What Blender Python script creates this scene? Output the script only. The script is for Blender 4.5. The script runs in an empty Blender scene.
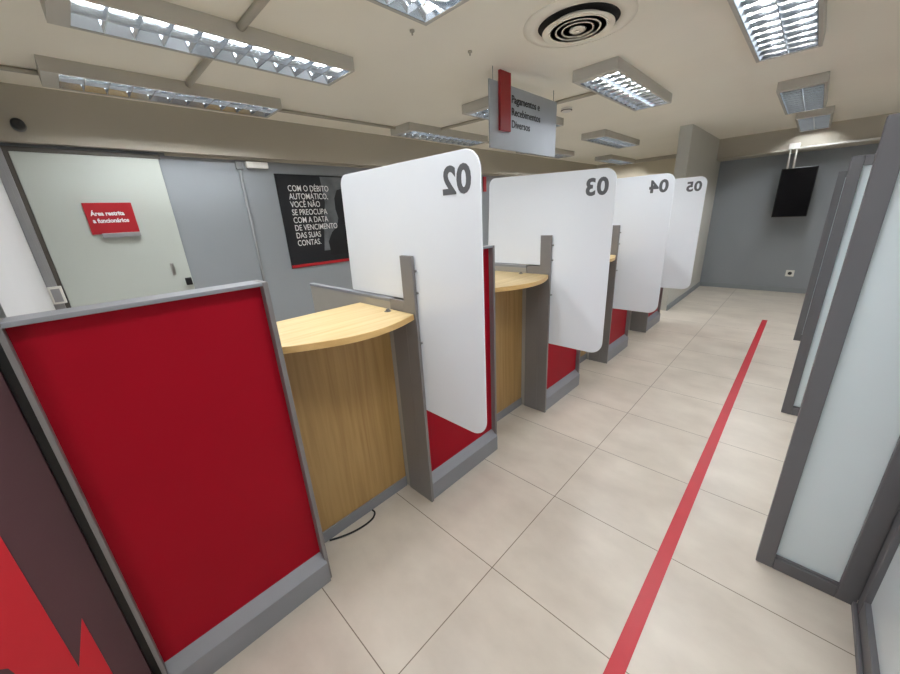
import bpy, bmesh, math, random
from mathutils import Vector, Matrix

S = bpy.context.scene
C = S.collection
R = math.radians

# ------------------------------------------------------------------ camera
def make_camera():
    yaw, pitch, roll, h = 0.7859, -0.3266, -0.0565, 1.594
    fw = Vector((-math.sin(yaw) * math.cos(pitch), math.cos(yaw) * math.cos(pitch), math.sin(pitch)))
    r = fw.cross(Vector((0, 0, 1))).normalized()
    u = r.cross(fw)
    r2 = math.cos(roll) * r + math.sin(roll) * u
    u2 = -math.sin(roll) * r + math.cos(roll) * u
    m = Matrix((r2, u2, -fw)).transposed().to_4x4()
    m.translation = (0, 0, h)
    cd = bpy.data.cameras.new('camera')
    cam = bpy.data.objects.new('camera', cd)
    C.objects.link(cam)
    cam.matrix_world = m
    cd.sensor_width = 36
    cd.lens = 355.09 / 900 * 36
    cd.clip_start = 0.02
    S.camera = cam
make_camera()

# ------------------------------------------------------------------ world, exposure
w = bpy.data.worlds.new('world')
S.world = w
w.use_nodes = True
bg = w.node_tree.nodes['Background']
bg.inputs[0].default_value = (0.93, 0.965, 1.0, 1)
bg.inputs[1].default_value = 2.0
TUBE = 80.0                      # emission of the fluorescent tubes
S.view_settings.view_transform = 'Standard'
S.view_settings.look = 'None'
S.view_settings.gamma = 1
S.view_settings.use_curve_mapping = False
S.view_settings.exposure = 0.35
try:
    S.cycles.max_bounces = 10
    S.cycles.diffuse_bounces = 6
    S.cycles.sample_clamp_indirect = 4
    S.cycles.caustics_reflective = False
except Exception:
    pass

# ------------------------------------------------------------------ materials
def lin(c):
    return tuple(((v / 255) / 12.92 if v / 255 <= 0.04045 else ((v / 255 + 0.055) / 1.055) ** 2.4) for v in c) + (1,)

def mat(name, rgb, rough=0.5, metal=0.0, var=0.0, scale=6.0, bump=0.0, emit=None, spec=None, coat=0.0):
    m = bpy.data.materials.new(name)
    m.use_nodes = True
    nt = m.node_tree
    b = nt.nodes['Principled BSDF']
    col = lin(rgb)
    b.inputs['Base Color'].default_value = col
    b.inputs['Roughness'].default_value = rough
    b.inputs['Metallic'].default_value = metal
    if spec is not None:
        b.inputs['Specular IOR Level'].default_value = spec
    if coat:
        b.inputs['Coat Weight'].default_value = coat
    if var > 0 or bump > 0:
        tc = nt.nodes.new('ShaderNodeTexCoord')
        n = nt.nodes.new('ShaderNodeTexNoise')
        n.inputs['Scale'].default_value = scale
        n.inputs['Detail'].default_value = 5
        nt.links.new(tc.outputs['Object'], n.inputs['Vector'])
        if var > 0:
            r = nt.nodes.new('ShaderNodeValToRGB')
            r.color_ramp.elements[0].position = 0.3
            r.color_ramp.elements[1].position = 0.7
            r.color_ramp.elements[0].color = tuple(v * (1 - var) for v in col[:3]) + (1,)
            r.color_ramp.elements[1].color = tuple(min(1, v * (1 + var)) for v in col[:3]) + (1,)
            nt.links.new(n.outputs['Fac'], r.inputs['Fac'])
            nt.links.new(r.outputs['Color'], b.inputs['Base Color'])
        if bump > 0:
            bp = nt.nodes.new('ShaderNodeBump')
            bp.inputs['Strength'].default_value = bump
            bp.inputs['Distance'].default_value = 0.01
            nt.links.new(n.outputs['Fac'], bp.inputs['Height'])
            nt.links.new(bp.outputs['Normal'], b.inputs['Normal'])
    if emit:
        b.inputs['Emission Color'].default_value = emit[0] + (1,)
        b.inputs['Emission Strength'].default_value = emit[1]
    return m

def mat_floor():
    m = bpy.data.materials.new('floor_tile')
    m.use_nodes = True
    nt = m.node_tree
    N, L = nt.nodes, nt.links
    b = N['Principled BSDF']
    geo = N.new('ShaderNodeNewGeometry')
    add = N.new('ShaderNodeVectorMath')
    add.operation = 'ADD'
    add.inputs[1].default_value = (0.7854 + 6.0, -0.3804 + 6.0, 0)
    L.new(geo.outputs['Position'], add.inputs[0])
    br = N.new('ShaderNodeTexBrick')
    br.offset = 0
    br.squash = 1
    br.inputs['Scale'].default_value = 1
    br.inputs['Brick Width'].default_value = 1.2
    br.inputs['Row Height'].default_value = 0.6
    br.inputs['Mortar Size'].default_value = 0.0022
    br.inputs['Mortar Smooth'].default_value = 0.15
    br.inputs['Bias'].default_value = 0
    br.inputs['Color1'].default_value = (0.96, 0.96, 0.96, 1)
    br.inputs['Color2'].default_value = (1, 1, 1, 1)
    br.inputs['Mortar'].default_value = (1, 1, 1, 1)
    L.new(add.outputs[0], br.inputs['Vector'])
    n1 = N.new('ShaderNodeTexNoise')
    n1.inputs['Scale'].default_value = 2.6
    n1.inputs['Detail'].default_value = 7
    n1.inputs['Roughness'].default_value = 0.55
    mp = N.new('ShaderNodeMapping')
    mp.inputs['Scale'].default_value = (1, 1.5, 1)
    L.new(geo.outputs['Position'], mp.inputs['Vector'])
    L.new(mp.outputs['Vector'], n1.inputs['Vector'])
    cr = N.new('ShaderNodeValToRGB')
    cr.color_ramp.elements[0].position = 0.32
    cr.color_ramp.elements[0].color = lin((198, 188, 175))
    cr.color_ramp.elements[1].position = 0.68
    cr.color_ramp.elements[1].color = lin((216, 207, 194))
    L.new(n1.outputs['Fac'], cr.inputs['Fac'])
    mul = N.new('ShaderNodeMix')
    mul.data_type = 'RGBA'
    mul.blend_type = 'MULTIPLY'
    mul.inputs[0].default_value = 1
    L.new(cr.outputs['Color'], mul.inputs[6])
    L.new(br.outputs['Color'], mul.inputs[7])
    mx = N.new('ShaderNodeMix')
    mx.data_type = 'RGBA'
    mx.inputs[7].default_value = lin((120, 106, 92))
    L.new(br.outputs['Fac'], mx.inputs[0])
    L.new(mul.outputs[2], mx.inputs[6])
    L.new(mx.outputs[2], b.inputs['Base Color'])
    rr = N.new('ShaderNodeMapRange')
    rr.inputs[3].default_value = 0.24
    rr.inputs[4].default_value = 0.40
    L.new(n1.outputs['Fac'], rr.inputs[0])
    L.new(rr.outputs[0], b.inputs['Roughness'])
    bp = N.new('ShaderNodeBump')
    bp.inputs['Strength'].default_value = 0.4
    bp.inputs['Distance'].default_value = 0.002
    bp.invert = True
    L.new(br.outputs['Fac'], bp.inputs['Height'])
    L.new(bp.outputs['Normal'], b.inputs['Normal'])
    return m

def mat_wood(name, axis, a=(196, 160, 100), c=(222, 190, 132)):
    # long grain along one axis, fine across the others
    m = bpy.data.materials.new(name)
    m.use_nodes = True
    nt = m.node_tree
    N, L = nt.nodes, nt.links
    b = N['Principled BSDF']
    tc = N.new('ShaderNodeTexCoord')
    mp = N.new('ShaderNodeMapping')
    sc = [38, 38, 38]
    sc[axis] = 1.6
    mp.inputs['Scale'].default_value = sc
    L.new(tc.outputs['Object'], mp.inputs['Vector'])
    n = N.new('ShaderNodeTexNoise')
    n.inputs['Scale'].default_value = 1.0
    n.inputs['Detail'].default_value = 4
    n.inputs['Distortion'].default_value = 0.6
    L.new(mp.outputs['Vector'], n.inputs['Vector'])
    cr = N.new('ShaderNodeValToRGB')
    cr.color_ramp.elements[0].position = 0.3
    cr.color_ramp.elements[0].color = lin(a)
    cr.color_ramp.elements[1].position = 0.62
    cr.color_ramp.elements[1].color = lin(c)
    L.new(n.outputs['Fac'], cr.inputs['Fac'])
    L.new(cr.outputs['Color'], b.inputs['Base Color'])
    b.inputs['Roughness'].default_value = 0.38
    return m

M = dict(
    floor=mat_floor(),
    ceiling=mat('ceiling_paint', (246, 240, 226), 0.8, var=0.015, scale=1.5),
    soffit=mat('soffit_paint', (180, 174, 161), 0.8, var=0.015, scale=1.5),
    grey_wall=mat('grey_wall_paint', (140, 145, 150), 0.65, var=0.02, scale=2),
    white_wall=mat('white_wall_paint', (214, 214, 216), 0.6, var=0.02, scale=2),
    beige_wall=mat('beige_wall_paint', (212, 202, 180), 0.7, var=0.02, scale=2),
    pillar=mat('pillar_paint', (190, 189, 182), 0.7, var=0.02, scale=2),
    base=mat('baseboard_paint', (134, 140, 143), 0.5, var=0.02),
    door=mat('door_laminate', (186, 192, 186), 0.45, var=0.012, scale=3),
    jamb=mat('door_jamb_paint', (84, 80, 74), 0.5, var=0.03),
    alu=mat('aluminium_profile', (160, 160, 162), 0.4, 0.5, var=0.03),
    grey=mat('grey_laminate', (126, 123, 123), 0.42, 0.25, var=0.02, scale=9),
    side_wall=mat('pale_grey_laminate', (158, 154, 146), 0.45, var=0.02, scale=9),
    plinth=mat('grey_plinth_laminate', (138, 140, 146), 0.42, 0.25, var=0.02, scale=9),
    red=mat('red_laminate', (150, 8, 30), 0.45, spec=0.12, var=0.03, scale=3),
    red_sign=mat('red_sign_plastic', (164, 22, 34), 0.4, var=0.02),
    red_bar=mat('red_bar_plastic', (146, 22, 24), 0.45, var=0.02),
    tape=mat('red_floor_tape', (180, 18, 38), 0.4, var=0.05, scale=9),
    acrylic=mat('white_acrylic', (230, 235, 242), 0.16, var=0.008, scale=2),
    number=mat('grey_number_vinyl', (84, 86, 90), 0.5, var=0.02),
    glass=mat('frosted_glass', (222, 234, 239), 0.22, var=0.015, scale=2),
    frame=mat('partition_frame_paint', (106, 106, 110), 0.45, 0.2, var=0.02, scale=8),
    bolt=mat('bolt_metal', (150, 150, 150), 0.3, 0.9, var=0.03),
    wood_top=mat_wood('oak_worktop', 1, (198, 170, 118), (214, 190, 142)),
    wood_front=mat_wood('oak_front', 2, (152, 118, 70), (172, 139, 88)),
    wood_edge=mat_wood('oak_edge_band', 1, (196, 158, 98), (212, 176, 116)),
    housing=mat('luminaire_housing', (190, 186, 177), 0.5, var=0.015),
    mirror=mat('louver_mirror', (214, 220, 226), 0.14, 1.0, var=0.02),
    tube=mat('fluorescent_tube', (255, 255, 255), 0.4, var=0.01, emit=((0.94, 0.97, 1.0), TUBE)),
    sign_board=mat('sign_board_silver', (172, 178, 186), 0.34, 0.35, var=0.02),
    text_dark=mat('dark_lettering', (34, 34, 36), 0.5, var=0.02),
    text_white=mat('white_lettering', (240, 240, 240), 0.5, var=0.01),
    black=mat('black_plastic', (16, 16, 18), 0.35, var=0.05),
    screen=mat('tv_glass', (9, 8, 10), 0.25, spec=0.15, var=0.05),
    cable=mat('black_cable', (22, 22, 22), 0.5, var=0.05),
    white_plastic=mat('white_plastic', (226, 224, 218), 0.4, var=0.01),
    conduit=mat('painted_conduit', (176, 170, 156), 0.5, var=0.02),
    conduit_white=mat('white_conduit', (222, 220, 216), 0.4, var=0.02),
    conduit_grey=mat('grey_conduit', (126, 128, 130), 0.45, var=0.02),
    poster=mat('poster_black', (26, 28, 32), 0.35, var=0.06, scale=5),
    poster_grey=mat('poster_photo_grey', (96, 100, 104), 0.35, var=0.35, scale=7),
    poster_coat=mat('poster_photo_dark', (14, 16, 20), 0.35, var=0.2, scale=14),
    graphic=mat('graphic_dark_plum', (84, 52, 60), 0.32, var=0.04, scale=4),
    graphic_red=mat('graphic_red', (206, 26, 46), 0.32, var=0.02, scale=4),
    hole=mat('dark_recess', (22, 20, 18), 0.8, var=0.05),
    steel=mat('brushed_steel', (170, 170, 168), 0.3, 0.9, var=0.04),
)

# ------------------------------------------------------------------ mesh helpers
class MB:
    """collects shapes and links them as ONE mesh object"""
    def __init__(self):
        self.bm = bmesh.new()
    def box(self, a, b, bev=0.0, seg=2):
        t = bmesh.new()
        bmesh.ops.create_cube(t, size=1)
        a, b = Vector(a), Vector(b)
        for v in t.verts:
            v.co = Vector([(a[i] + b[i]) / 2 + v.co[i] * (b[i] - a[i]) for i in range(3)])
        if bev:
            bmesh.ops.bevel(t, geom=t.edges[:], offset=bev, segments=seg, affect='EDGES', profile=0.5)
        self._merge(t)
        return self
    def _merge(self, t):
        bmesh.ops.recalc_face_normals(t, faces=t.faces[:])
        me = bpy.data.meshes.new('tmp')
        t.to_mesh(me)
        t.free()
        self.bm.from_mesh(me)
        bpy.data.meshes.remove(me)
    def prism(self, pts, o, ux, uy, depth, bev=0.0):
        """polygon pts in the frame o + x*ux + y*uy, extruded by the vector depth"""
        t = bmesh.new()
        o, ux, uy, d = Vector(o), Vector(ux), Vector(uy), Vector(depth)
        f = t.faces.new([t.verts.new(o + ux * p[0] + uy * p[1]) for p in pts])
        r = bmesh.ops.extrude_face_region(t, geom=[f])
        for v in [e for e in r['geom'] if isinstance(e, bmesh.types.BMVert)]:
            v.co += d
        bmesh.ops.recalc_face_normals(t, faces=t.faces[:])
        if bev:
            es = [e for e in t.edges if len(e.link_faces) == 2 and e.calc_face_angle(0) > 0.9]
            bmesh.ops.bevel(t, geom=es, offset=bev, segments=2, affect='EDGES', profile=0.5)
        self._merge(t)
        return self
    def cyl(self, a, b, r, n=16, r2=None):
        t = bmesh.new()
        a, b = Vector(a), Vector(b)
        bmesh.ops.create_cone(t, cap_ends=True, segments=n, radius1=r, radius2=r if r2 is None else r2, depth=(b - a).length)
        q = Vector((0, 0, 1)).rotation_difference((b - a).normalized())
        mm = Matrix.Translation((a + b) / 2) @ q.to_matrix().to_4x4()
        bmesh.ops.transform(t, matrix=mm, verts=t.verts[:])
        for f in t.faces:
            f.smooth = len(f.verts) == 4
        self._merge(t)
        return self
    def tube(self, pts, r, n=8):
        t = bmesh.new()
        pts = [Vector(p) for p in pts]
        rings = []
        for i, p in enumerate(pts):
            d = (pts[min(i + 1, len(pts) - 1)] - pts[max(i - 1, 0)]).normalized()
            s = d.cross(Vector((0, 0, 1)))
            if s.length < 1e-3:
                s = d.cross(Vector((1, 0, 0)))
            s.normalize()
            k = s.cross(d)
            rings.append([t.verts.new(p + s * r * math.cos(2 * math.pi * j / n) + k * r * math.sin(2 * math.pi * j / n)) for j in range(n)])
        for a, b in zip(rings, rings[1:]):
            for j in range(n):
                t.faces.new((a[j], a[(j + 1) % n], b[(j + 1) % n], b[j])).smooth = True
        t.faces.new(rings[0])
        t.faces.new(rings[-1])
        self._merge(t)
        return self
    def lathe(self, prof, o, n=48, axis='Z', smooth=True):
        t = bmesh.new()
        rings = []
        for (r, z) in prof:
            rings.append([t.verts.new((r * math.cos(2 * math.pi * j / n), r * math.sin(2 * math.pi * j / n), z)) for j in range(n)])
        for a, b in zip(rings, rings[1:]):
            for j in range(n):
                t.faces.new((a[j], a[(j + 1) % n], b[(j + 1) % n], b[j])).smooth = smooth
        t.faces.new(rings[0])
        t.faces.new(rings[-1])
        mm = Matrix.Translation(Vector(o))
        if axis == 'X':
            mm = mm @ Matrix.Rotation(R(90), 4, 'Y')
        if axis == 'Y':
            mm = mm @ Matrix.Rotation(R(-90), 4, 'X')
        bmesh.ops.transform(t, matrix=mm, verts=t.verts[:])
        self._merge(t)
        return self
    def text(self, body, size, o, ux, uy, depth, align='LEFT', bold=0.0, spacing=1.0, sx=1.0):
        cu = bpy.data.curves.new('txt', 'FONT')
        cu.body = body
        cu.size = size
        cu.align_x = align
        cu.offset = bold
        cu.space_character = spacing
        cu.extrude = 0.5
        cu.resolution_u = 4
        ob = bpy.data.objects.new('txt', cu)
        C.objects.link(ob)
        dg = bpy.context.evaluated_depsgraph_get()
        dg.update()
        me = bpy.data.meshes.new_from_object(ob.evaluated_get(dg))
        o, ux, uy, d = Vector(o), Vector(ux), Vector(uy), Vector(depth)
        for v in me.vertices:
            x, y, z = v.co
            v.co = o + ux * x * sx + uy * y + d * (z + 0.5)
        t = bmesh.new()
        t.from_mesh(me)
        bpy.data.objects.remove(ob)
        bpy.data.curves.remove(cu)
        bpy.data.meshes.remove(me)
        self._merge(t)
        return self
    def build(self, name, m, parent=None):
        me = bpy.data.meshes.new(name)
        self.bm.to_mesh(me)
        self.bm.free()
        for mm in (m if isinstance(m, (list, tuple)) else [m]):
            me.materials.append(mm)
        o = bpy.data.objects.new(name, me)
        C.objects.link(o)
        if parent is not None:
            o.parent = parent
        return o

def tag(o, label, cat, group=None):
    o['label'] = label
    o['category'] = cat
    if group:
        o['group'] = group
    return o

def thing(name, label, cat, loc=(0, 0, 0), rotz=0.0, group=None):
    o = bpy.data.objects.new(name, None)
    o.empty_display_size = 0.1
    C.objects.link(o)
    o.location = loc
    o.rotation_euler = (0, 0, rotz)
    return tag(o, label, cat, group)

def struct(o):
    o['kind'] = 'structure'
    return o

def copy_tree(o, loc=None, label=None, parent=None):
    c = o.copy()
    C.objects.link(c)
    if parent is not None:
        c.parent = parent
    if loc is not None:
        c.location = loc
    if label:
        c['label'] = label
    for ch in list(o.children):
        copy_tree(ch, parent=c)
    return c

def rounded(pts, radii, n=8):
    """polygon with rounded corners"""
    out = []
    k = len(pts)
    for i in range(k):
        p, a, b = Vector(pts[i]), Vector(pts[i - 1]), Vector(pts[(i + 1) % k])
        r = radii[i]
        if r <= 0:
            out.append(tuple(p))
            continue
        da, db = (a - p).normalized(), (b - p).normalized()
        ang = da.angle(db)
        t = r / math.tan(ang / 2)
        cen = p + (da + db).normalized() * (r / math.sin(ang / 2))
        s, e = p + da * t - cen, p + db * t - cen
        a0 = math.atan2(s.y, s.x)
        a1 = math.atan2(e.y, e.x)
        while a1 - a0 > math.pi:
            a1 -= 2 * math.pi
        while a1 - a0 < -math.pi:
            a1 += 2 * math.pi
        for j in range(n + 1):
            an = a0 + (a1 - a0) * j / n
            out.append((cen.x + r * math.cos(an), cen.y + r * math.sin(an)))
    return out

X, Y, Z = Vector((1, 0, 0)), Vector((0, 1, 0)), Vector((0, 0, 1))

# ------------------------------------------------------------------ the room
CEIL = 2.60
XL, XR, YB, YF = -4.12, 2.70, -3.2, 8.60
SOF = 2.245                       # underside of the beams
struct(MB().box((XL - .1, YB, -.1), (XR, 9.7, 0)).build('floor', M['floor']))
struct(MB().box((XL - .1, YB, CEIL), (XR, 9.7, CEIL + .1)).build('ceiling', M['ceiling']))
struct(MB().box((XL - .1, -.36, 0), (XL, 9.7, CEIL)).build('wall_left', M['grey_wall']))
struct(MB().box((-1.39, YF, 0), (XR, YF + .1, CEIL)).build('wall_far', M['grey_wall']))
struct(MB().box((XL, YB - .1, 0), (.45, YB, CEIL)).build('wall_back', M['grey_wall']))  # unseen; stops short to let world fill in, keeps the television's reflection dark
struct(MB().box((XR, YB, 0), (XR + .1, YF + .1, CEIL)).build('wall_right', M['white_wall']))
struct(MB().box((XL, -.285, 0), (-1.62, -.22, CEIL)).build('wall_near', M['white_wall']))
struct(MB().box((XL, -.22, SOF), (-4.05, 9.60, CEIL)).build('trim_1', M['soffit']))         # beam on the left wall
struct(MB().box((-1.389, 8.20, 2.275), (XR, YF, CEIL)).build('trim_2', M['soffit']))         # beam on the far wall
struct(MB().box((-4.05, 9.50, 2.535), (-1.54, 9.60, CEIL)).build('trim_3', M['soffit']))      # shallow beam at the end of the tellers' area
struct(MB().box((-1.54, 6.25, 0), (-1.39, 9.7, CEIL)).build('wall_pillar', M['pillar']))
struct(MB().box((XL, 9.60, 0), (-1.54, 9.7, CEIL)).build('wall_teller', M['beige_wall']))
struct(MB().box((-1.39, YF - .018, 0), (XR, YF, .085), .003).build('baseboard_far', M['base']))
struct(MB().box((-1.39, 6.25, 0), (-1.372, YF - .018, .085), .003).build('baseboard_pillar', M['base']))
# aluminium upright and door frame in the corner
struct(MB().box((XL, -.22, 0), (XL + .05, -.162, SOF - .03), .004).box((XL + .05, -.195, 0), (XL + .056, -.187, SOF - .03)).build('trim_4', M['alu']))
struct(MB().box((XL, -.162, 0), (XL + .03, -.136, 2.22)).box((XL, -.136, 2.19), (XL + .03, .72, 2.22)).build('trim_5', M['jamb']))
d = struct(MB().box((XL, -.134, 0), (XL + .04, .700, 2.187), .003).build('door_1', M['door']))
MB().box((XL + .04, .565, 1.225), (XL + .046, .592, 1.33), .002).box((XL + .046, .574, 1.24), (XL + .05, .582, 1.315)).build('door_plate', M['steel'], d)
MB().cyl((XL + .04, .665, 1.155), (XL + .075, .665, 1.155), .012, 12).box((XL + .062, .640, 1.122), (XL + .082, .69, 1.19), .006).build('door_handle', M['black'], d)

# ------------------------------------------------------------------ teller dividers
PITCH = 1.2955
def make_divider(label, slot=True):
    t = thing('teller_divider', label, 'divider', (-1.31, 0, 0), 0, 'red fronted dividers of the teller line')
    W, H, D = (0.667, 1.419, 0.19) if slot else (0.618, 1.413, 0.11)
    y1 = .032 if slot else .012
    # local x: 0 = front of the plinth, negative = towards the tellers; local y 0..W
    MB().box((-D, y1, .12), (-.052, W - .012, H - .013)).build('core_panel', M['grey'], t)
    MB().box((-.052, y1, .10), (-.046, W - .016, H - .013)).build('red_panel', M['red'], t)
    if slot:
        MB().box((-.075, 0, 0), (.010, .018, 1.43), .002).build('side_post', M['grey'], t)
        MB().box((-D, .0, 0), (-.075, .018, 1.208)).build('side_board', M['grey'], t)
    else:
        MB().box((-D, 0, 0), (-.012, .012, H), .002).build('side_post', M['grey'], t)
    MB().box((-D, W - .018, 0), (-.012, W, H), .002).build('side_panel', M['grey'], t)
    MB().box((-D, y1, H - .013), (-.012, W - .018, H), .002).build('top_rail', M['plinth'], t)
    pl = MB()
    pl.prism([(-.07, 0), (0, 0), (0, .112), (-.046, .152), (-.07, .152)], (0, .019 if slot else .0, 0), X, Z, Y * (W - .031 if slot else W - .012), .0015)
    pl.build('plinth', M['plinth'], t)
    return t
dlabels = ['red divider nearest the camera, largest, beside the dark plum graphic panel',
           'red fronted grey divider carrying the white 02 screen',
           'red fronted grey divider carrying the white 03 screen',
           'red fronted grey divider carrying the white 04 screen',
           'farthest grey divider at the floor under the white 05 screen']
Y0 = -.224
div = make_divider(dlabels[0], False)
div.location = (-1.31, Y0 + .045, 0)
div = make_divider(dlabels[1])
div.location = (-1.31, Y0 + PITCH, 0)
for i in range(2, 5):
    copy_tree(div, (-1.31, Y0 + PITCH * i, 0), dlabels[i])

# low grey side walls between the tellers' desks, and white screens standing over them
def make_side_wall(label):
    t = thing('desk_side_wall', label, 'partition', (-1.50, 0, 0), 0, 'low grey side walls between teller desks')
    MB().box((-.92, .003, 0), (-.004, .035, 1.19), .002).build('board', M['side_wall'], t)
    MB().box((-.925, .001, 1.19), (-.004, .037, 1.208), .002).build('edge_cap', M['plinth'], t)
    return t

def make_screen(num, label, zl, zr):
    t = thing('privacy_screen', label, 'screen', (-1.31, 0, 0), 0, 'numbered white teller screens')
    y0, th = .020, .008
    pts = [(-.578, 1.215), (-.030, 1.215), (-.030, .612), (.418, .612), (.418, zr), (-.548, zl)]
    rad = [.012, .0, .008, .085, .075, .055]
    MB().prism(rounded(pts, rad, 10), (0, y0, 0), X, Z, Y * th, .0015).build('panel', M['acrylic'], t)
    MB().text(num, .138, (.374, y0 - .0012, zr - .146), -X, Z, Y * (th + .0024), 'LEFT', bold=.005, spacing=1.08, sx=1.04).build('number', M['number'], t)
    for z in (1.36, 1.255, 1.0):
        MB().cyl((.017, y0 - .008, z), (.017, y0 + th + .004, z), .006, 12).build('bolt', M['bolt'], t)
    return t
sw = None
for i, n in enumerate(('02', '03', '04', '05')):
    yy = Y0 + PITCH * (i + 1)
    lab = 'low grey side wall at desk height below the white %s screen' % n
    if sw is None:
        sw = make_side_wall(lab)
        sw.location = (-1.50, yy, 0)
    else:
        copy_tree(sw, (-1.50, yy, 0), lab)
    s = make_screen(n, 'white L shaped acrylic screen with grey mirrored number %s' % n, *{'02': (1.832, 1.826), '03': (1.855, 1.822), '04': (1.845, 1.845), '05': (1.86, 1.865)}[n])
    s.location = (-1.31, yy, 0)

# curved oak counters between the dividers
def make_counter(label):
    t = thing('service_counter', label, 'counter', (-1.31, 0, 0), 0, 'curved oak teller counters')
    L = PITCH - .667 - .004
    arc = []
    for k in range(25):
        u = k / 24
        arc.append((-.105 + .125 * math.sin(math.pi * (u * .86 + .07)) - .012 * u + .085 * u, L * u))
    pts = [(-.48, L), (-.48, 0)] + arc
    tp = MB().prism(pts, (0, 0, 1.122), X, Y, Z * .030, .002).build('countertop', M['wood_top'], t)
    band = MB()
    band.prism([(p[0] + .0015, p[1]) for p in arc] + [(p[0] - .004, p[1]) for p in reversed(arc)], (0, 0, 1.1235), X, Y, Z * .0265)
    band.build('edge_band', M['wood_edge'], tp)
    MB().box((-.245, 0, .065), (-.223, L, 1.122)).build('front_panel', M['wood_front'], t)
    MB().box((-.25, 0, 0), (-.215, L, .068), .002).build('plinth', M['plinth'], t)
    return t
clabels = ['curved oak counter nearest the camera, right of the large red divider',
           'curved oak counter between the 02 and 03 screens',
           'curved oak counter seen as a sliver left of the 04 screen',
           'curved oak counter hidden behind the 04 screen before the 05 divider']
ct = make_counter(clabels[0])
ct.location = (-1.31, Y0 + .669, 0)
for i in range(1, 4):
    copy_tree(ct, (-1.31, Y0 + .669 + PITCH * i, 0), clabels[i])

# small wedge holders on the counters
def make_holder(label, loc, rz):
    t = thing('cable_clip', label, 'clip', loc, rz, 'small grey clips on the counters')
    MB().prism([(-.012, 0), (.012, 0), (.003, .015), (-.003, .015)], (0, -.010, 0), X, Z, Y * .02, .0015).build('wedge', M['grey'], t)
    MB().box((-.015, -.012, 0), (.015, .012, .003), .0008).build('foot', M['grey'], t)
    return t
make_holder('small grey wedge clip on nearest oak counter by the 02 screen', (-1.470, 1.030, 1.152), .5)
make_holder('small grey wedge clip on oak counter in front of the 03 screen', (-1.52, 2.32, 1.152), .3)

# ------------------------------------------------------------------ graphic panel at left
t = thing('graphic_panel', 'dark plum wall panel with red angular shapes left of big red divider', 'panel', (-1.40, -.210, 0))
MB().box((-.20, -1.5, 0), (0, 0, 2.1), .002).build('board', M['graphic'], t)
MB().box((-.20, 0, 0), (-.012, .026, 2.1)).build('gap_shade', M['black'], t)  # black strip painting the shade of the gap beside the divider
g = MB()
pts = [(-1.32, 1.30), (-.77, .95), (-.130, .95), (-.130, .308), (-.078, .475), (-.078, .02), (-.176, .02), (-.235, .45), (-.35, .56), (-1.32, .60)]
g.prism(pts, (.0002, 0, 0), Y, Z, X * .0012)
g.build('red_graphic', M['graphic_red'], t)

# ------------------------------------------------------------------ frosted partitions on the right
def make_wing(label):
    t = thing('glass_partition', label, 'partition', (0, 0, 0), 0, 'frosted glass fins along the right side')
    x0, x1, H = .108, .4215, 1.815
    MB().box((x0, 0, 0), (x0 + .058, .045, H), .003).build('post', M['frame'], t)
    MB().box((x1 - .058, 0, 0), (x1, .045, H), .003).build('post', M['frame'], t)
    MB().box((x0 + .058, 0, 0), (x1 - .058, .045, .062), .003).build('bottom_rail', M['frame'], t)
    MB().box((x0 + .058, 0, H - .06), (x1 - .058, .045, H), .003).build('top_rail', M['frame'], t)
    b = MB()
    b.box((x0 + .058, .006, .062), (x1 - .058, .016, .072)).build('glazing_bead', M['frame'], t)
    MB().box((x0 + .05, .018, .055), (x1 - .05, .026, H - .055)).build('glass_pane', M['glass'], t)
    return t
wl = ['nearest frosted glass fin in grey frame at right edge of the photo',
      'second frosted glass fin, thin strip of glass behind the nearest one',
      'farthest grey framed fin on the right, towards the far wall']
wy = [1.82, 3.515, 5.6]
wing = make_wing(wl[0])
wing.location = (0, wy[0], 0)
for i in (1, 2):
    copy_tree(wing, (0, wy[i], 0), wl[i])

def make_side_glass(y0, y1, label):
    t = thing('glazed_side_panel', label, 'partition', (.422, y0, 0), 0, 'glazed panels along the right side')
    L, H = y1 - y0, 1.815
    for ya in (0, L - .06):
        MB().box((0, ya, 0), (.045, ya + .06, H), .003).build('post', M['frame'], t)
    MB().box((0, .06, 0), (.045, L - .06, .10), .003).box((-.012, 0, 0), (0, L, .028), .003).build('bottom_rail', M['frame'], t)
    MB().box((0, .06, H - .06), (.045, L - .06, H), .003).build('top_rail', M['frame'], t)
    MB().box((.018, .055, .095), (.026, L - .055, H - .055)).build('glass_pane', M['glass'], t)
    return t
make_side_glass(.35, 1.8195, 'glazed grey framed panel at the bottom right corner, nearest the camera')
make_side_glass(1.868, 3.512, 'glazed grey framed panel behind the nearest frosted fin')
make_side_glass(3.562, 5.598, 'glazed grey framed panel behind the second frosted fin')

# ------------------------------------------------------------------ things on the floor
tag(MB().box((-.236, .2, 0), (-.178, 6.40, .0012)).build('floor_tape', M['tape']),
    'long straight red waiting line taped on the beige floor', 'floor line')
cab = [(-1.518, .80, .006), (-1.495, .80, .006), (-1.470, .775, .006), (-1.460, .735, .006), (-1.462, .685, .006), (-1.472, .635, .006), (-1.490, .585, .006), (-1.518, .53, .006)]
sm = []
for i in range(len(cab) - 1):
    p0, p1, p2, p3 = [Vector(cab[max(0, min(len(cab) - 1, i + k))]) for k in (-1, 0, 1, 2)]
    for j in range(5):
        u = j / 5
        sm.append(.5 * ((2 * p1) + (p2 - p0) * u + (2 * p0 - 5 * p1 + 4 * p2 - p3) * u * u + (3 * p1 - p0 - 3 * p2 + p3) * u ** 3))
sm.append(Vector(cab[-1]))
tag(MB().tube(sm, .005, 8).build('power_cable', M['cable']), 'thin black cable looping on floor at foot of nearest oak counter', 'cable')

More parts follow.
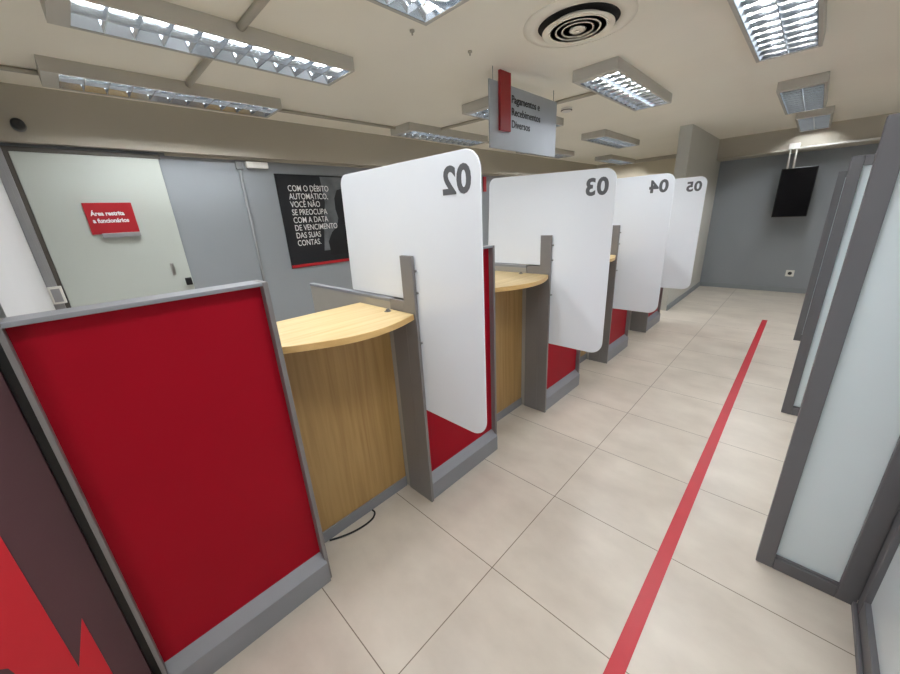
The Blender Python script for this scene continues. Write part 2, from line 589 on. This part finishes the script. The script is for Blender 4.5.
# ------------------------------------------------------------------ ceiling lights
def make_light(label):
    t = thing('ceiling_light', label, 'ceiling light', (0, 0, 0), 0, 'louvered fluorescent ceiling lights')
    Wd, L, H = .335, 1.39, .078             # local: x across, y along, z 0 = ceiling, down to -H
    h = MB()
    h.box((-Wd / 2, 0, -.008), (Wd / 2, L, 0))
    for s in (-1, 1):
        h.box((min(s * Wd / 2, s * (Wd / 2 - .018)), 0, -H), (max(s * Wd / 2, s * (Wd / 2 - .018)), L, -.004))
    h.box((-Wd / 2 + .018, 0, -H), (Wd / 2 - .018, .075, -.004))
    h.box((-Wd / 2 + .018, L - .022, -H), (Wd / 2 - .018, L, -.004))
    h.build('housing', M['housing'], t)
    lv = MB()
    a, b = .075, L - .022
    wi = Wd / 2 - .018
    for s in (-1, 1):                     # sloping side reflectors
        lv.prism([(s * wi, -H + .002), (s * (wi - .004), -H + .002), (s * (wi - .028), -.028), (s * wi, -.028)], (0, a, 0), X, Z, Y * (b - a))
    lv.prism([(0 - .003, -H + .002), (.003, -H + .002), (.013, -.028), (-.013, -.028)], (0, a, 0), X, Z, Y * (b - a))
    n = 11
    for k in range(n + 1):
        yy = a + (b - a) * k / n
        lv.prism([(-.002, -H + .002), (.002, -H + .002), (.006, -.050), (-.006, -.050)], (-wi, yy, 0), Y, Z, X * (2 * wi))
    lv.build('louver', M['mirror'], t)
    for s in (-1, 1):
        MB().cyl((s * .072, a + .02, -.022), (s * .072, b - .02, -.022), .012, 10).build('tube', M['tube'], t)
    return t
lights = [(-2.49, 0.19, 'long ceiling light across the top left, second row from the left wall'),
          (-3.54, 0.14, 'ceiling light above the white door, nearest the left wall'),
          (-1.435, 0.165, 'ceiling light cut by the top edge, left of round vent'),
          (-1.36, 3.02, 'ceiling light right of the hanging sign, in front of the round vent'),
          (-2.45, 2.95, 'ceiling light partly hidden behind the hanging sign'),
          (-2.4, 5.42, 'ceiling light behind the hanging sign, above the 04 screen'),
          (-3.54, 2.92, 'ceiling light above the 02 screen, end of row by the left beam'),
          (-3.52, 5.45, 'dim ceiling light at the back of the left row, right behind the hanging sign'),
          (-0.33, 2.38, 'bright ceiling light at the top right, nearest over the red line'),
          (-0.29, 4.9, 'ceiling light second over the red floor line'),
          (-0.22, 6.74, 'ceiling light farthest over the red line, before the television'),
          (-0.35, 0.1, 'ceiling light over the red line, overhead out of frame'),
          (-3.3, 8, 'added ceiling light at the far end of the left row, before the beige end wall'),  # added to brighten the top of the end wall
          (1.5, 1.2, 'added unseen ceiling light beyond the frosted fins, near row'),  # this one and the next are out of view, added as fill
          (1.5, 4.6, 'added unseen ceiling light beyond the frosted fins, far row')]
lt = make_light(lights[0][2])
lt.location = (lights[0][0], lights[0][1], CEIL)
for (x, y, lab) in lights[1:]:
    copy_tree(lt, (x, y, CEIL), lab)

# conduits on the ceiling
def conduit(name, pts, r, m, label):
    return tag(MB().tube(pts, r, 10).build(name, m), label, 'conduit')
zc = CEIL - .016
conduit('ceiling_conduit', [(-3.68, -.21, zc), (-3.66, .139, zc)], .014, M['conduit'], 'conduit on the ceiling left of the light above the door')
conduit('ceiling_conduit', [(-3.64, 1.532, zc), (-3.62, 2.918, zc)], .014, M['conduit'], 'conduit along the left row between the two left ceiling lights')
conduit('ceiling_conduit', [(-3.60, 4.312, zc), (-3.56, 5.448, zc)], .014, M['conduit'], 'conduit along the left row beyond the light over the 02 screen')
conduit('ceiling_conduit', [(-3.370, .88, zc), (-2.660, .88, zc)], .020, M['conduit'], 'short conduit across the ceiling between the two top left lights')
conduit('ceiling_conduit', [(-2.320, .91, zc), (-1.605, .91, zc)], .020, M['conduit'], 'short conduit across the ceiling at the top edge')
conduit('ceiling_conduit', [(-3.370, 3.42, zc), (-2.620, 3.50, zc)], .016, M['conduit'], 'short conduit across the ceiling left of the hanging sign')
conduit('ceiling_conduit', [(-2.280, 3.62, zc), (-1.530, 3.66, zc)], .016, M['conduit'], 'short conduit across the ceiling right of the hanging sign')

# round air diffuser
t = thing('air_diffuser', 'round white ceiling air vent with dark concentric rings', 'vent', (-1.165, 2.335, CEIL))
MB().lathe([(.305, 0), (.305, -.006), (.262, -.016), (.222, -.010), (.222, 0)], (0, 0, 0), 64).build('rim', M['ceiling'], t)
MB().lathe([(.222, -.001), (.222, -.004), (.001, -.004), (.001, -.001)], (0, 0, 0), 48).build('throat', M['hole'], t)
for ra, rb in ((.198, .148), (.164, .112), (.126, .078), (.090, .050)):
    MB().lathe([(ra, -.034), (ra - .004, -.038), (rb - .004, -.010), (rb, -.006)], (0, 0, 0), 56).build('ring', M['ceiling'], t)
MB().lathe([(.046, -.034), (.040, -.040), (.001, -.040), (.001, -.006), (.03, -.006)], (0, 0, 0), 32).build('hub', M['ceiling'], t)

# small ceiling fittings
for (x, y, lab) in ((-1.819, 1.653, 'small grey ceiling hook nearest the light cut by the top edge'),
                    (-1.793, 2.121, 'small grey ceiling hook just left of the hanging sign')):
    h = MB().cyl((x, y, CEIL), (x, y, CEIL - .008), .014, 16).cyl((x, y, CEIL - .008), (x, y, CEIL - .024), .005, 10)
    tag(h.build('ceiling_hook', M['conduit']), lab, 'hook', 'small hooks on the ceiling')
t = thing('smoke_detector', 'small round ceiling detector right of the hanging sign', 'detector', (-2.06, 3.97, CEIL))
MB().lathe([(.055, 0), (.055, -.02), (.042, -.034), (.001, -.038), (.001, 0)], (0, 0, 0), 32).build('body', M['white_plastic'], t)
MB().lathe([(.044, -.018), (.0565, -.018), (.0565, -.024), (.044, -.024)], (0, 0, 0), 32).build('slot_band', M['hole'], t)

# hanging sign
t = thing('hanging_sign', 'silver hanging sign with red bar and dark words below the ceiling', 'sign', (-1.85, 2.385, 2.07))
MB().box((-.006, 0, 0), (.006, .985, .445), .002).build('board', M['sign_board'], t)
MB().box((.006, .105, .125), (.028, .238, .515), .002).build('red_bar', M['red_bar'], t)
for k, q in enumerate(('Pagamentos e', 'Recebimentos', 'Diversos')):
    MB().text(q, .075, (.0062, .275, .335 - .085 * k), Y, Z, X * .002, bold=.0008).build('text_line', M['text_dark'], t)
for ya in (.05, .93):
    MB().cyl((0, ya, .443), (0, ya, CEIL - 2.07), .0025, 8).build('wire', M['conduit_grey'], t)

# ------------------------------------------------------------------ things on the left wall
t = thing('door_sign', 'small red sign with white words on the pale door', 'sign', (XL + .04, .135, 1.60))
MB().box((0, 0, .008), (.012, .295, .245), .002).build('plate', M['red_sign'], t)
for k, q in enumerate(('Área restrita', 'a funcionários')):
    MB().text(q, .044, (.0122, .03, .150 - .054 * k), Y, Z, X * .0015, bold=.0018, sx=.88).build('text_line', M['text_white'], t)
MB().box((0, .055, -.022), (.03, .295, .014), .003).build('silver_lip', M['alu'], t)

t = thing('wall_poster', 'black poster with white capital lettering on the grey wall', 'poster', (XL, 1.655, 1.13))
MB().box((0, 0, .0), (.012, .95, .985), .002).build('board', M['poster'], t)
ph = MB().prism([(.42, .16), (.46, .42), (.52, .70), (.50, .97), (.935, .97), (.935, .16)], (.012, 0, 0), Y, Z, X * .0006).build('photo', M['poster_grey'], t)
pers = [(.50, .10), (.49, .26), (.55, .36), (.63, .43), (.66, .52), (.64, .62), (.645, .74), (.69, .83), (.76, .85), (.83, .80), (.85, .68), (.82, .56), (.84, .46), (.93, .40), (.935, .10)]
MB().prism(pers, (.0126, 0, 0), Y, Z, X * .0005).build('figure', M['poster_coat'], ph)
for k, s in enumerate(('COM O DÉBITO', 'AUTOMÁTICO,', 'VOCÊ NÃO', 'SE PREOCUPA', 'COM A DATA', 'DE VENCIMENTO', 'DAS SUAS', 'CONTAS.')):
    MB().text(s, .088, (.0132, .112, .815 - k * .082), Y, Z, X * .0012, bold=.0003, sx=.755).build('text_line', M['text_white'], t)
MB().box((.012, .004, .004), (.0128, .946, .036)).build('red_strip', M['red_sign'], t)

t = thing('dome_camera', 'small black security camera on the beam above the pale door', 'camera', (-4.05, -.036, 2.345))
MB().lathe([(.038, 0), (.038, .012), (.030, .02), (.001, .02), (.001, 0)], (0, 0, 0), 24, 'X').build('mount', M['conduit_grey'], t)
MB().lathe([(.033, .018), (.036, .035), (.034, .075), (.026, .09), (.001, .092), (.001, .018)], (0, 0, 0), 24, 'X').build('body', M['black'], t)

t = thing('wall_conduit', 'vertical grey conduit on the grey wall between door and poster', 'conduit', (XL + .012, 1.332, 0))
MB().cyl((0, 0, .0), (0, 0, 2.20), .014, 12).build('pipe', M['conduit_grey'], t)
MB().box((-.012, -.03, 2.14), (.02, .03, 2.215), .004).build('junction_box', M['conduit_grey'], t)
tag(MB().box((XL, 1.395, 2.155), (XL + .045, 1.60, 2.212), .005).build('wall_box', M['white_plastic']), 'small white box under the beam beside vertical grey conduit', 'box')
tag(MB().box((XL, .76, 2.222), (XL + .03, 9.58, 2.244), .003).build('cable_trunking', M['conduit']), 'thin trunking along the top of the grey left wall', 'trunking')
t = thing('wall_switch', 'small white switch box in the corner left of the pale door', 'switch', (-4.07, -.22, 1.12))
MB().box((0, .002, 0), (.045, .078, .13), .004).build('box', M['white_plastic'], t)
MB().box((.045, .016, .015), (.049, .064, .115), .001).build('face', M['alu'], t)
tag(MB().box((XL, 5.11, 1.965), (XL + .012, 5.19, 2.20), .002).build('red_plaque', M['red_sign']), 'tiny red plaque on grey wall seen between 02 and 03 screens', 'sign')

# ------------------------------------------------------------------ far wall
t = thing('television', 'black upright television on the grey far wall', 'television', (-.285, 8.30, 1.29))
MB().box((-.215, 0, 0), (.215, .055, .745), .006).build('casing', M['black'], t)
MB().box((-.203, -.003, .012), (.203, .001, .733)).build('display', M['screen'], t)
MB().box((-.10, .055, .25), (.10, .09, .50), .004).box((-.03, .09, .33), (.03, .282, .42), .004).box((-.09, .282, .25), (.09, .298, .50), .003).build('bracket', M['black'], t)
t = thing('television_conduit', 'pair of white pipes running down to the black television', 'conduit', (-.40, 8.18, 2.28))
MB().box((-.065, -.03, .02), (.065, .018, .10), .005).build('junction_box', M['conduit_white'], t)
for dx in (-.035, .035):
    MB().tube([(dx, 0, .03), (dx, 0, -.10), (dx, .08, -.19), (dx, .13, -.243)], .013, 10).build('pipe', M['conduit_white'], t)
tag(MB().tube([(-.335, 8.185, 2.305), (2.6, 8.185, 2.305)], .014, 10).build('beam_conduit', M['conduit_white']), 'white conduit along the beam right of the television pipes', 'conduit')
tag(MB().tube([(-1.38, 8.185, 2.292), (-.465, 8.185, 2.292)], .011, 10).build('beam_conduit', M['conduit']), 'beige conduit along the beam left of the television pipes', 'conduit')
t = thing('wall_outlet', 'white socket on the grey far wall below the television', 'socket', (-.10, 8.60, .335))
MB().box((-.055, -.012, -.055), (.055, 0, .055), .004).build('plate', M['white_plastic'], t)
MB().cyl((0, -.0135, 0), (0, -.011, 0), .028, 20).build('insert', M['black'], t)
